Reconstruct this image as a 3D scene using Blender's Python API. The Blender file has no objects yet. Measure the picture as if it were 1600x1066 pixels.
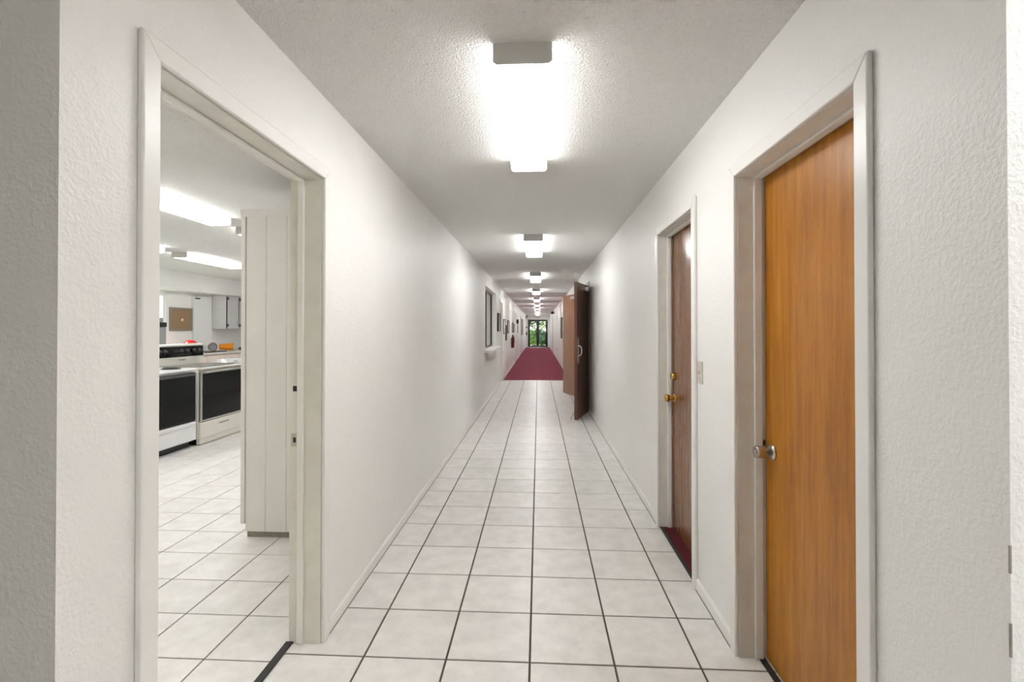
import bpy, bmesh, math, random
from mathutils import Vector, Matrix
random.seed(7)
SC = bpy.context.scene
COL = SC.collection
PI = math.pi

# ------------------------------------------------------------------ camera
H = 1.39
FPX = 762.0
YAW = math.atan(41.4 / FPX)
PITCH = math.radians(0.45)
cam = bpy.data.cameras.new('camera')
cam.sensor_fit = 'HORIZONTAL'
cam.sensor_width = 36.0
cam.lens = 36.0 * FPX / 1600.0
cam.shift_y = -0.01562
cam.clip_start = 0.02
cam.clip_end = 300
camo = bpy.data.objects.new('camera', cam)
camo.location = (0, 0, H)
camo.rotation_euler = (PI / 2 + PITCH, 0, YAW)
COL.objects.link(camo)
SC.camera = camo

# ------------------------------------------------------------------ world, sun, exposure
world = bpy.data.worlds.new('sky')
SC.world = world
world.use_nodes = True
wn = world.node_tree
bgn = wn.nodes['Background']
sky = wn.nodes.new('ShaderNodeTexSky')
sky.sky_type = 'NISHITA'
sky.sun_disc = False
sky.sun_elevation = math.radians(48)
sky.sun_rotation = math.radians(210)
wn.links.new(sky.outputs[0], bgn.inputs[0])
bgn.inputs[1].default_value = 0.32
sun = bpy.data.lights.new('sun', 'SUN')
sun.energy = 3.5
sun.angle = math.radians(0.6)
sun.color = (1.0, 0.95, 0.86)
suno = bpy.data.objects.new('sun', sun)
suno.rotation_euler = (math.radians(42), 0, math.radians(-62))
suno.location = (4, 42, 8)
COL.objects.link(suno)
vs = SC.view_settings
vs.view_transform = 'Standard'
vs.look = 'None'
vs.gamma = 1.0
vs.use_curve_mapping = False
vs.exposure = 1.35
LAMP = 7.6          # emission of the corridor lenses
KLAMP = 6.4         # emission of the kitchen lenses
BFILL = 17.0         # emission of the unseen fill light added in the entrance room

# ------------------------------------------------------------------ materials
def lin(c):
    return tuple((v / 255 / 12.92) if v / 255 <= 0.04045 else ((v / 255 + 0.055) / 1.055) ** 2.4 for v in c)

def rgba(c):
    return (*lin(c), 1.0)

def mat_base(name):
    m = bpy.data.materials.new(name)
    m.use_nodes = True
    nt = m.node_tree
    return m, nt, nt.nodes['Principled BSDF']

def coords(nt, scale=(1, 1, 1)):
    t = nt.nodes.new('ShaderNodeTexCoord')
    mp = nt.nodes.new('ShaderNodeMapping')
    mp.inputs['Scale'].default_value = scale
    nt.links.new(t.outputs['Object'], mp.inputs['Vector'])
    return mp.outputs[0]

def noise(nt, vec, scale, detail=3, rough=0.5):
    n = nt.nodes.new('ShaderNodeTexNoise')
    n.inputs['Scale'].default_value = scale
    n.inputs['Detail'].default_value = detail
    n.inputs['Roughness'].default_value = rough
    nt.links.new(vec, n.inputs['Vector'])
    return n.outputs['Fac']

def ramp(nt, fac, stops):
    r = nt.nodes.new('ShaderNodeValToRGB')
    cr = r.color_ramp
    while len(cr.elements) < len(stops):
        cr.elements.new(0.5)
    for e, (p, c) in zip(cr.elements, stops):
        e.position = p
        e.color = c
    nt.links.new(fac, r.inputs[0])
    return r.outputs[0]

def bump(nt, bsdf, height, strength, dist):
    b = nt.nodes.new('ShaderNodeBump')
    b.inputs['Strength'].default_value = strength
    b.inputs['Distance'].default_value = dist
    nt.links.new(height, b.inputs['Height'])
    nt.links.new(b.outputs[0], bsdf.inputs['Normal'])

def plain(name, col, rough=0.5, metal=0.0, spec=0.5, var=0.06, vscale=14, bstr=0.0, bscale=200):
    """procedural paint / plastic / metal: colour with a faint mottled variation"""
    m, nt, b = mat_base(name)
    v = coords(nt)
    n = noise(nt, v, vscale, 4)
    c = lin(col)
    lo = tuple(x * (1 - var) for x in c)
    hi = tuple(min(1, x * (1 + var)) for x in c)
    nt.links.new(ramp(nt, n, [(0.3, (*lo, 1)), (0.7, (*hi, 1))]), b.inputs['Base Color'])
    b.inputs['Roughness'].default_value = rough
    b.inputs['Metallic'].default_value = metal
    b.inputs['Specular IOR Level'].default_value = spec
    if bstr:
        bump(nt, b, noise(nt, v, bscale, 2), bstr, 0.002)
    return m

def wall_paint(name, col, scale=105, strength=0.3, dist=0.003, rough=0.42):
    m, nt, b = mat_base(name)
    v = coords(nt)
    n1 = noise(nt, v, scale, 2, 0.5)
    n2 = noise(nt, v, scale * 0.45, 2, 0.5)
    big = noise(nt, v, 1.1, 4, 0.6)
    c = lin(col)
    nt.links.new(ramp(nt, big, [(0.3, (*[x * 0.965 for x in c], 1)), (0.7, (*c, 1))]), b.inputs['Base Color'])
    mx = nt.nodes.new('ShaderNodeMath')
    mx.operation = 'ADD'
    nt.links.new(n1, mx.inputs[0])
    nt.links.new(n2, mx.inputs[1])
    r = nt.nodes.new('ShaderNodeMapRange')
    r.inputs[1].default_value = 0.85
    r.inputs[2].default_value = 1.2
    nt.links.new(mx.outputs[0], r.inputs[0])
    bump(nt, b, r.outputs[0], strength, dist)
    b.inputs['Roughness'].default_value = rough
    return m

def popcorn(name, col):
    m, nt, b = mat_base(name)
    v = coords(nt)
    vo = nt.nodes.new('ShaderNodeTexVoronoi')
    vo.inputs['Scale'].default_value = 140
    nt.links.new(v, vo.inputs['Vector'])
    n2 = noise(nt, v, 105, 4, 0.6)
    sub = nt.nodes.new('ShaderNodeMath')
    sub.operation = 'SUBTRACT'
    nt.links.new(n2, sub.inputs[0])
    mul = nt.nodes.new('ShaderNodeMath')
    mul.operation = 'MULTIPLY'
    mul.inputs[1].default_value = 0.45
    nt.links.new(vo.outputs['Distance'], mul.inputs[0])
    nt.links.new(mul.outputs[0], sub.inputs[1])
    c = lin(col)
    nt.links.new(ramp(nt, n2, [(0.30, (*[x * 0.84 for x in c], 1)), (0.40, (*c, 1))]), b.inputs['Base Color'])
    bump(nt, b, sub.outputs[0], 0.9, 0.015)
    b.inputs['Roughness'].default_value = 0.9
    b.inputs['Specular IOR Level'].default_value = 0.2
    return m

def tile_mat(name, col):
    m, nt, b = mat_base(name)
    v = coords(nt)
    oi = nt.nodes.new('ShaderNodeObjectInfo')
    add = nt.nodes.new('ShaderNodeVectorMath')
    add.operation = 'MULTIPLY_ADD'
    comb = nt.nodes.new('ShaderNodeCombineXYZ')
    for i in range(3):
        nt.links.new(oi.outputs['Random'], comb.inputs[i])
    add.inputs[1].default_value = (37, 53, 11)
    nt.links.new(comb.outputs[0], add.inputs[0])
    nt.links.new(v, add.inputs[2])
    n1 = noise(nt, add.outputs[0], 9, 6, 0.62)
    n2 = noise(nt, add.outputs[0], 55, 3, 0.6)
    c = lin(col)
    col1 = ramp(nt, n1, [(0.3, (*[c[0] * 0.86, c[1] * 0.855, c[2] * 0.85], 1)), (0.62, (*c, 1))])
    hsv = nt.nodes.new('ShaderNodeHueSaturation')
    mr = nt.nodes.new('ShaderNodeMapRange')
    mr.inputs[3].default_value = 0.965
    mr.inputs[4].default_value = 1.02
    nt.links.new(oi.outputs['Random'], mr.inputs[0])
    nt.links.new(mr.outputs[0], hsv.inputs['Value'])
    nt.links.new(col1, hsv.inputs['Color'])
    nt.links.new(hsv.outputs[0], b.inputs['Base Color'])
    bump(nt, b, n2, 0.12, 0.002)
    b.inputs['Roughness'].default_value = 0.34
    return m

def wood(name, dark, mid, light, rough=0.28, coat=0.3, axis='Z', scale=1.0):
    m, nt, b = mat_base(name)
    s = {'Z': (16, 16, 0.9), 'Y': (16, 0.9, 16)}[axis]
    v = coords(nt, tuple(x * scale for x in s))
    n1 = noise(nt, v, 2.2, 6, 0.62)
    fine = noise(nt, coords(nt, tuple(x * scale * 5 for x in s)), 2.5, 3, 0.6)
    big = noise(nt, coords(nt, (2.4, 2.4, 0.9)), 1.6, 4, 0.6)
    mx = nt.nodes.new('ShaderNodeMix')
    mx.data_type = 'FLOAT'
    mx.inputs[0].default_value = 0.45
    nt.links.new(n1, mx.inputs[2])
    nt.links.new(big, mx.inputs[3])
    mx2 = nt.nodes.new('ShaderNodeMix')
    mx2.data_type = 'FLOAT'
    mx2.inputs[0].default_value = 0.22
    nt.links.new(mx.outputs[0], mx2.inputs[2])
    nt.links.new(fine, mx2.inputs[3])
    nt.links.new(ramp(nt, mx2.outputs[0], [(0.33, rgba(dark)), (0.5, rgba(mid)), (0.66, rgba(light))]), b.inputs['Base Color'])
    b.inputs['Roughness'].default_value = rough
    b.inputs['Coat Weight'].default_value = coat
    b.inputs['Coat Roughness'].default_value = 0.12
    bump(nt, b, fine, 0.05, 0.001)
    return m

def carpet_mat(name, col):
    m, nt, b = mat_base(name)
    v = coords(nt)
    n1 = noise(nt, v, 160, 2)
    n2 = noise(nt, v, 2.2, 4, 0.6)
    c = lin(col)
    nt.links.new(ramp(nt, n2, [(0.3, (*[x * 0.82 for x in c], 1)), (0.7, (*[min(1, x * 1.12) for x in c], 1))]), b.inputs['Base Color'])
    bump(nt, b, n1, 0.6, 0.006)
    b.inputs['Roughness'].default_value = 0.95
    b.inputs['Specular IOR Level'].default_value = 0.15
    b.inputs['Sheen Weight'].default_value = 0.05
    b.inputs['Sheen Roughness'].default_value = 0.4
    return m

def lens_mat(name, strength):
    """acrylic wrap lens: two tubes glow through, dimmer between them"""
    m, nt, b = mat_base(name)
    t = nt.nodes.new('ShaderNodeTexCoord')
    sep = nt.nodes.new('ShaderNodeSeparateXYZ')
    nt.links.new(t.outputs['Object'], sep.inputs[0])
    ab = nt.nodes.new('ShaderNodeMath')
    ab.operation = 'ABSOLUTE'
    nt.links.new(sep.outputs[0], ab.inputs[0])
    mr = nt.nodes.new('ShaderNodeMapRange')
    mr.interpolation_type = 'SMOOTHSTEP'
    mr.inputs[1].default_value = 0.0
    mr.inputs[2].default_value = 0.035
    mr.inputs[3].default_value = strength * 0.8
    mr.inputs[4].default_value = strength
    nt.links.new(ab.outputs[0], mr.inputs[0])
    # the short side walls of the lens are dimmer than its underside
    sd = nt.nodes.new('ShaderNodeMapRange')
    sd.inputs[1].default_value = 0.098
    sd.inputs[2].default_value = 0.104
    sd.inputs[3].default_value = 1.0
    sd.inputs[4].default_value = 0.6
    nt.links.new(ab.outputs[0], sd.inputs[0])
    mul = nt.nodes.new('ShaderNodeMath')
    mul.operation = 'MULTIPLY'
    nt.links.new(mr.outputs[0], mul.inputs[0])
    nt.links.new(sd.outputs[0], mul.inputs[1])
    b.inputs['Base Color'].default_value = (0.85, 0.85, 0.84, 1)
    b.inputs['Emission Color'].default_value = (1.0, 0.995, 0.985, 1)
    nt.links.new(mul.outputs[0], b.inputs['Emission Strength'])
    b.inputs['Roughness'].default_value = 0.4
    return m

def glass_mat(name, tint=(1, 1, 1), refl=0.12):
    m = bpy.data.materials.new(name)
    m.use_nodes = True
    nt = m.node_tree
    nt.nodes.clear()
    out = nt.nodes.new('ShaderNodeOutputMaterial')
    tr = nt.nodes.new('ShaderNodeBsdfTransparent')
    tr.inputs[0].default_value = (*tint, 1)
    gl = nt.nodes.new('ShaderNodeBsdfGlossy')
    gl.inputs['Roughness'].default_value = 0.02
    lw = nt.nodes.new('ShaderNodeLayerWeight')      # Schlick reflection, alike on both faces of the pane
    lw.inputs[0].default_value = 0.5
    pw = nt.nodes.new('ShaderNodeMath')
    pw.operation = 'POWER'
    pw.inputs[1].default_value = 5.0
    nt.links.new(lw.outputs['Facing'], pw.inputs[0])
    fr = nt.nodes.new('ShaderNodeMath')
    fr.operation = 'MULTIPLY_ADD'
    fr.inputs[1].default_value = 0.96
    fr.inputs[2].default_value = 0.04
    nt.links.new(pw.outputs[0], fr.inputs[0])
    mx = nt.nodes.new('ShaderNodeMixShader')
    nt.links.new(fr.outputs[0], mx.inputs[0])
    nt.links.new(tr.outputs[0], mx.inputs[1])
    nt.links.new(gl.outputs[0], mx.inputs[2])
    nt.links.new(mx.outputs[0], out.inputs[0])
    return m

def leaf_mat(name, a, b_):
    m, nt, b = mat_base(name)
    n = noise(nt, coords(nt), 3.0, 3)
    nt.links.new(ramp(nt, n, [(0.3, rgba(a)), (0.7, rgba(b_))]), b.inputs['Base Color'])
    b.inputs['Roughness'].default_value = 0.5
    return m

M = {}
M['wall'] = wall_paint('wall_paint', (245, 244, 241))
M['wall_tan'] = wall_paint('tan_wall_paint', (241, 234, 216))
M['wall_fine'] = wall_paint('wall_paint_kitchen', (244, 243, 240), 70, 0.2, 0.003, 0.5)
M['ceiling'] = popcorn('popcorn_ceiling', (250, 249, 246))
M['trim'] = plain('trim_paint', (242, 241, 237), 0.3, var=0.02, vscale=5)
M['jamb'] = plain('jamb_paint', (232, 229, 221), 0.32, var=0.05, vscale=9)
def speckle(m, scale, lo, hi, col):
    # sparse scuffs and chipped spots in the paint
    nt = m.node_tree
    b = nt.nodes['Principled BSDF']
    src = b.inputs['Base Color'].links[0].from_socket
    f = nt.nodes.new('ShaderNodeMapRange')
    f.inputs[1].default_value = lo
    f.inputs[2].default_value = hi
    nt.links.new(noise(nt, coords(nt, (1, 1, 0.6)), scale, 5, 0.7), f.inputs[0])
    mx = nt.nodes.new('ShaderNodeMix')
    mx.data_type = 'RGBA'
    nt.links.new(f.outputs[0], mx.inputs[0])
    nt.links.new(src, mx.inputs[6])
    mx.inputs[7].default_value = rgba(col)
    nt.links.new(mx.outputs[2], b.inputs['Base Color'])
speckle(M['jamb'], 26, 0.70, 0.76, (120, 112, 100))
M['tile'] = tile_mat('ceramic_tile', (239, 237, 233))
M['grout'] = plain('grout', (92, 86, 77), 0.9, var=0.15, vscale=30, bstr=0.3)
M['grout_edge'] = M['grout']
M['carpet'] = carpet_mat('burgundy_carpet', (138, 58, 76))
M['sill'] = carpet_mat('shaded_sill_carpet', (96, 34, 42))  # burgundy carpet with the shade of the door recess put into its colour
M['rubber'] = plain('black_rubber', (38, 37, 37), 0.55, var=0.2, vscale=25)
M['wood1'] = wood('golden_oak_veneer', (138, 78, 14), (184, 117, 24), (206, 144, 50), 0.34, 0.12)
M['wood2'] = wood('brown_veneer', (98, 60, 33), (132, 86, 50), (150, 104, 66), 0.24, 0.15)
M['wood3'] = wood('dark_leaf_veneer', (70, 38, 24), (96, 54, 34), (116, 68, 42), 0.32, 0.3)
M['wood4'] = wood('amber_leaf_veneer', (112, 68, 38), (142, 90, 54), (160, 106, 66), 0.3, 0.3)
M['nickel'] = plain('satin_nickel', (196, 190, 182), 0.22, 1.0, var=0.04)
M['brass'] = plain('polished_brass', (206, 168, 96), 0.18, 1.0, var=0.05)
M['steel'] = plain('brushed_steel', (190, 188, 184), 0.3, 1.0, var=0.05)
M['alu'] = plain('aluminium', (214, 212, 206), 0.35, 0.9, var=0.04)
M['tan_metal'] = plain('tan_painted_frame', (176, 160, 128), 0.45, var=0.06)
M['lens'] = lens_mat('light_lens', LAMP)
M['klens'] = lens_mat('kitchen_light_lens', KLAMP)
M['blens'] = lens_mat('entrance_fill_lens', BFILL)
M['housing'] = plain('light_housing', (206, 204, 199), 0.45, var=0.02)
M['white_enamel'] = plain('white_enamel', (238, 238, 238), 0.18, var=0.015)
M['bisque'] = plain('bisque_enamel', (234, 230, 220), 0.2, var=0.02)
M['black_glass'] = plain('black_oven_glass', (7, 7, 7), 0.06, spec=0.2, var=0.1)
M['black_plastic'] = plain('black_plastic', (24, 24, 25), 0.35, var=0.15)
M['knob_grey'] = plain('dark_grey_knob', (52, 52, 54), 0.35, var=0.1)
M['cooktop'] = plain('cooktop_glass', (46, 46, 46), 0.08, var=0.1)
M['counter'] = plain('counter_laminate', (206, 203, 197), 0.35, var=0.06, vscale=60)
M['cab_cream'] = plain('cream_cabinet', (226, 208, 196), 0.45, var=0.04)
M['cab_white'] = plain('white_cabinet', (226, 226, 224), 0.4, var=0.02)
M['cab_grey'] = plain('grey_cabinet', (196, 196, 196), 0.4, var=0.03)
M['panel'] = plain('painted_board', (234, 231, 226), 0.45, var=0.025, vscale=4)
M['bare'] = plain('bare_base', (150, 144, 134), 0.8, var=0.15, vscale=30)
M['cork'] = plain('cork', (150, 124, 92), 0.9, var=0.16, vscale=60, bstr=0.4)
M['pewter'] = plain('pewter_frame', (132, 128, 120), 0.5, var=0.05)
M['paper'] = plain('paper', (240, 240, 238), 0.7, var=0.02)
M['photo'] = plain('photo_print', (146, 142, 136), 0.5, var=0.5, vscale=9)
M['black_metal'] = plain('black_metal', (26, 26, 26), 0.4, 0.0, var=0.2)
M['bronze'] = plain('dark_bronze_metal', (62, 54, 48), 0.4, 0.3, var=0.1)
M['plate'] = plain('ivory_plate', (206, 202, 188), 0.35, var=0.03)
M['red'] = plain('red_enamel', (178, 24, 30), 0.3, var=0.08)
M['darkred'] = plain('dark_red_paint', (104, 20, 24), 0.3, var=0.12)
M['orange'] = plain('orange_plastic', (240, 148, 22), 0.3, var=0.05)
M['plum'] = plain('plum_plastic', (110, 28, 52), 0.3, var=0.08)
M['grey_plastic'] = plain('grey_plastic', (150, 150, 152), 0.4, var=0.06)
M['exit'] = plain('exit_letters', (208, 60, 70), 0.5, var=0.05)
M['glass'] = glass_mat('window_glass')
M['grass'] = leaf_mat('grass', (86, 120, 52), (128, 158, 78))
M['leaf_a'] = leaf_mat('leaf_dark', (24, 54, 28), (58, 98, 46))
M['leaf_b'] = leaf_mat('leaf_bright', (74, 118, 44), (140, 172, 76))
M['bark'] = plain('bark', (84, 70, 58), 0.9, var=0.3, vscale=20)
M['path'] = plain('path_paving', (168, 152, 138), 0.9, var=0.15, vscale=8)
M['brick_border'] = plain('border_stone', (170, 150, 132), 0.9, var=0.2, vscale=6)

# ------------------------------------------------------------------ mesh helpers
def box(bm, x0, x1, y0, y1, z0, z1, bev=0.0, seg=1):
    r = bmesh.ops.create_cube(bm, size=1.0)
    vs_ = r['verts']
    for v in vs_:
        v.co = Vector(((x0 + x1) / 2 + v.co.x * (x1 - x0), (y0 + y1) / 2 + v.co.y * (y1 - y0), (z0 + z1) / 2 + v.co.z * (z1 - z0)))
    if bev:
        es = list({e for v in vs_ for e in v.link_edges})
        bmesh.ops.bevel(bm, geom=es, offset=bev, segments=seg, affect='EDGES', profile=0.5)
    return bm

def nb(*a, **k):
    return box(bmesh.new(), *a, **k)

def lathe(bm, prof, o, axis, n=20):
    """prof: list of (radius, distance along axis) from point o"""
    ax = Vector(axis).normalized()
    u = ax.orthogonal().normalized()
    w = ax.cross(u)
    o = Vector(o)
    rings = []
    for r, t in prof:
        c = o + ax * t
        if r < 1e-6:
            rings.append([bm.verts.new(c)])
        else:
            rings.append([bm.verts.new(c + (u * math.cos(2 * PI * i / n) + w * math.sin(2 * PI * i / n)) * r) for i in range(n)])
    for a, b in zip(rings, rings[1:]):
        for i in range(n):
            j = (i + 1) % n
            if len(a) == 1 and len(b) == 1:
                continue
            if len(a) == 1:
                bm.faces.new((a[0], b[i], b[j]))
            elif len(b) == 1:
                bm.faces.new((a[i], a[j], b[0]))
            else:
                bm.faces.new((a[i], a[j], b[j], b[i]))
    for f in bm.faces:
        f.smooth = True
    bmesh.ops.recalc_face_normals(bm, faces=bm.faces)
    return bm

def tube(bm, pts, r, n=10):
    pts = [Vector(p) for p in pts]
    rings = []
    for i, p in enumerate(pts):
        d = (pts[min(i + 1, len(pts) - 1)] - pts[max(i - 1, 0)]).normalized()
        u = d.cross(Vector((0.31, 0.52, 0.79))).normalized()
        w = d.cross(u)
        rings.append([bm.verts.new(p + (u * math.cos(2 * PI * k / n) + w * math.sin(2 * PI * k / n)) * r) for k in range(n)])
    for a, b in zip(rings, rings[1:]):
        for k in range(n):
            bm.faces.new((a[k], a[(k + 1) % n], b[(k + 1) % n], b[k]))
    bm.faces.new(rings[0][::-1])
    bm.faces.new(rings[-1])
    for f in bm.faces:
        f.smooth = True
    bmesh.ops.recalc_face_normals(bm, faces=bm.faces)
    return bm

def prism(bm, poly, axis, a, b):
    """poly: 2D outline; axis 'X','Y','Z' extrusion from a to b"""
    def mk(p, t):
        return {'X': (t, p[0], p[1]), 'Y': (p[0], t, p[1]), 'Z': (p[0], p[1], t)}[axis]
    A = [bm.verts.new(mk(p, a)) for p in poly]
    B = [bm.verts.new(mk(p, b)) for p in poly]
    n = len(poly)
    bm.faces.new(A)
    bm.faces.new(B[::-1])
    for i in range(n):
        bm.faces.new((A[i], B[i], B[(i + 1) % n], A[(i + 1) % n]))
    bmesh.ops.recalc_face_normals(bm, faces=bm.faces)
    return bm

def tag(o, label, cat=None, group=None, kind=None):
    o['label'] = label
    if cat:
        o['category'] = cat
    if group:
        o['group'] = group
    if kind:
        o['kind'] = kind
    return o

def world_loc(p):
    v = Vector((0, 0, 0))
    while p is not None:
        v += p.location
        p = p.parent
    return v

def obj(name, bm, mat, parent=None, local=False, base=None, label=None):
    """one mesh object; bm is in world coordinates unless local"""
    me = bpy.data.meshes.new(name)
    if not local:
        off = world_loc(parent) if parent is not None else Vector((0, 0, 0))
        if base is not None:
            off = Vector(base)
        bmesh.ops.translate(bm, verts=bm.verts, vec=-off)
    bm.to_mesh(me)
    bm.free()
    me.materials.append(mat)
    o = bpy.data.objects.new(name, me)
    COL.objects.link(o)
    if parent is not None:
        o.parent = parent
        if base is not None:
            o.location = Vector(base) - world_loc(parent)
    elif base is not None:
        o.location = base
    if label:
        o['label'] = label
    return o

def empty(name, loc, label, cat, group=None, kind=None, rz=0.0):
    o = bpy.data.objects.new(name, None)
    o.empty_display_size = 0.1
    o.location = loc
    o.rotation_euler = (0, 0, rz)
    COL.objects.link(o)
    return tag(o, label, cat, group, kind)

def copy_tree(o, parent=None):
    c = o.copy()
    COL.objects.link(c)
    c.parent = parent
    for ch in list(o.children):
        copy_tree(ch, c)
    return c

# ------------------------------------------------------------------ dimensions
XL, XLK = -0.963, -1.105       # corridor / kitchen faces of the left wall
XR, XRB = 0.847, 0.99
CEIL = 2.435
Y0, YE = 0.927, 36.6           # corridor from the entrance room to the end doors
YC = 13.1                      # tiles end, carpet begins
KX0, KX1 = -6.86, XLK
KY0, KY1 = 1.05, 11.95

# ------------------------------------------------------------------ structure
def wall_y(name, x0, x1, y0, y1, openings, label, mat):
    """wall along Y with rectangular holes (y0,y1,z0,z1)"""
    bm = bmesh.new()
    y = y0
    for (a, b, z0, z1) in sorted(openings):
        if a > y:
            box(bm, x0, x1, y, a, 0, CEIL)
        if z0 > 0:
            box(bm, x0, x1, a, b, 0, z0)
        if z1 < CEIL:
            box(bm, x0, x1, a, b, z1, CEIL)
        y = b
    if y < y1:
        box(bm, x0, x1, y, y1, 0, CEIL)
    o = obj(name, bm, mat)
    return tag(o, label, 'wall', kind='structure')

JT = 0.019
KD = (1.177, 2.115, 2.056)     # kitchen doorway clear opening
D1 = (1.337, 2.12, 2.036)
D2 = (2.715, 3.47, 2.045)
DD = (8.24, 9.90, 2.13)
D5 = (12.10, 12.92, 2.06)
D6 = (19.9, 20.75, 2.04)
D7 = (25.6, 26.45, 2.04)
D8 = (28.2, 29.1, 2.04)
PT = (8.80, 11.10, 1.0, 2.18)
cut = lambda d: (d[0] - JT, d[1] + JT, 0, d[2] + JT)
wall_y('wall_left', XLK, XL, Y0, YE, [cut(KD), PT, cut(D5), cut(D6), cut(D7)],
       'long white textured corridor wall on the left with the kitchen doorway', M['wall'])
wall_y('wall_right', XR, XRB, Y0, YE, [cut(D1), cut(D2), (DD[0] - 0.05, DD[1] + 0.05, 0, DD[2] + 0.05), cut(D8)],
       'long white textured corridor wall on the right with the brown doors', M['wall'])

# end wall around the glass doors
EX0, EX1, EZ = -0.79, 0.69, 2.09
bm = bmesh.new()
box(bm, XLK, EX0, YE, YE + 0.14, 0, CEIL)
box(bm, EX1, XRB, YE, YE + 0.14, 0, CEIL)
box(bm, EX0, EX1, YE, YE + 0.14, EZ, CEIL)
tag(obj('wall_end', bm, M['wall']), 'white end wall around the glass garden doors', 'wall', kind='structure')

# ceilings
tag(obj('ceiling', nb(XLK, XRB, Y0, YE + 0.14, CEIL, CEIL + 0.12), M['ceiling']), 'cream popcorn ceiling along the corridor', 'ceiling', kind='structure')
tag(obj('ceiling', nb(KX0 - 0.15, XLK, KY0 - 0.11, KY1 + 0.1, CEIL, CEIL + 0.12), M['ceiling']), 'popcorn ceiling over the kitchen', 'ceiling', kind='structure')
tag(obj('ceiling', nb(-3.2, 3.2, -3.2, Y0, CEIL, CEIL + 0.12), M['ceiling']), 'popcorn ceiling over the entrance room', 'ceiling', kind='structure')

# entrance room around the camera
tag(obj('wall_near_left', nb(-3.2, XLK, Y0, KY0 - 0.012, 0, CEIL), M['wall_tan']),
    'tan wall strip at the far left edge of the picture', 'wall', kind='structure')
tag(obj('wall_near_right', nb(XRB, 3.2, Y0, Y0 + 0.11, 0, CEIL), M['wall']), 'bright wall strip at the far right edge of the picture', 'wall', kind='structure')
wr = bpy.data.objects['wall_near_right']
for za, zb in ((0.0, 0.16), (0.19, 0.33), (0.35, 0.42), (0.47, 0.58), (0.63, 0.71), (0.80, 0.86), (0.95, 1.0)):
    obj('caulk_gap', nb(XRB - 0.145, XRB - 0.1415, Y0 - 0.0006, Y0 + 0.002, za, zb), M['bare'], wr)
tag(obj('wall_entrance_left', nb(-3.3, -3.2, -3.2, Y0 + 0.1, 0, CEIL), M['wall_tan']), 'left wall of the entrance room', 'wall', kind='structure')
tag(obj('wall_entrance_right', nb(3.2, 3.3, -3.2, Y0 + 0.1, 0, CEIL), M['wall']), 'right wall of the entrance room', 'wall', kind='structure')
tag(obj('wall_entrance_back', nb(-3.3, 3.3, -3.3, -3.2, 0, CEIL), M['wall']), 'back wall of the entrance room', 'wall', kind='structure')
tag(obj('floor', nb(-3.2, 3.2, -3.2, Y0, -0.12, 0), M['tile']), 'pale floor of the entrance room', 'floor', kind='structure')

# kitchen walls
tag(obj('wall_kitchen_near', nb(KX0 - 0.15, -3.2, KY0 - 0.11, KY0, 0, CEIL), M['wall_fine']), 'near wall of the kitchen', 'wall', kind='structure')
tag(obj('wall_kitchen_far', nb(KX0 - 0.15, XLK, KY1, KY1 + 0.1, 0, CEIL), M['wall_fine']), 'far wall of the kitchen', 'wall', kind='structure')
KW = (7.2, 8.63, 0.95, 2.05)    # window in the kitchen side wall
KD2 = (9.20, 10.05 - 0.55, 0, 2.06)
wall_y('wall_kitchen_side', KX0 - 0.14, KX0, KY0, KY1, [KW], 'white kitchen wall with the cork board', M['wall_fine'])
tag(obj('wall_soffit', nb(KX0, -6.50, KY0, KY1, 2.10, CEIL), M['wall_fine']), 'white soffit above the kitchen wall cabinets', 'wall', kind='structure')

# side room behind the double doors
bm = bmesh.new()
box(bm, 4.2, 4.3, 6.9, 11.1, 0, CEIL)
box(bm, XRB, 4.3, 6.8, 6.9, 0, CEIL)
box(bm, XRB, 4.3, 11.1, 11.2, 0, CEIL)
box(bm, XRB, 4.3, 6.8, 11.2, CEIL, CEIL + 0.1)
tag(obj('wall_side_room', bm, M['wall']), 'walls of the room behind the wooden double doors', 'wall', kind='structure')
tag(obj('floor', nb(XRB, 4.2, 6.9, 11.1, -0.1, 0), M['carpet']), 'burgundy carpet of the room behind the double doors', 'floor', kind='structure')

# floors with tiles ----------------------------------------------------
TZ = 0.004
fl = obj('floor', nb(XLK, XRB, Y0, YC, -0.12, -TZ), M['grout'])
tag(fl, 'corridor floor of pale square ceramic tiles with dark grout', 'floor', kind='structure')
kf = obj('floor', nb(KX0, XLK, KY0, KY1, -0.12, -TZ), M['grout'])
tag(kf, 'kitchen floor of small pale ceramic tiles with dark grout', 'floor', kind='structure')
cf = obj('floor', nb(XLK, XRB, YC, YE, -0.12, 0.003), M['carpet'])
tag(cf, 'burgundy carpet running down the far corridor', 'floor', kind='structure')
tmesh = {}
def tile(parent, x0, x1, y0, y1, g):
    key = (round(x1 - x0, 3), round(y1 - y0, 3))
    if key not in tmesh:
        b = bmesh.new()
        hx, hy = (x1 - x0) / 2 - g, (y1 - y0) / 2 - g
        c = 0.0015
        lo = [b.verts.new((sx * hx, sy * hy, -TZ)) for sx, sy in ((-1, -1), (1, -1), (1, 1), (-1, 1))]
        md = [b.verts.new((sx * hx, sy * hy, -c)) for sx, sy in ((-1, -1), (1, -1), (1, 1), (-1, 1))]
        tp = [b.verts.new((sx * (hx - c), sy * (hy - c), 0)) for sx, sy in ((-1, -1), (1, -1), (1, 1), (-1, 1))]
        for A, B in ((lo, md), (md, tp)):
            for i in range(4):
                b.faces.new((A[i], A[(i + 1) % 4], B[(i + 1) % 4], B[i]))
        b.faces.new(tp)
        me = bpy.data.meshes.new('tile')
        b.to_mesh(me)
        b.free()
        me.materials.append(M['tile'])
        tmesh[key] = me
    o = bpy.data.objects.new('tile', tmesh[key])
    o.location = ((x0 + x1) / 2, (y0 + y1) / 2, 0)
    o.parent = parent
    COL.objects.link(o)
    return o

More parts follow.
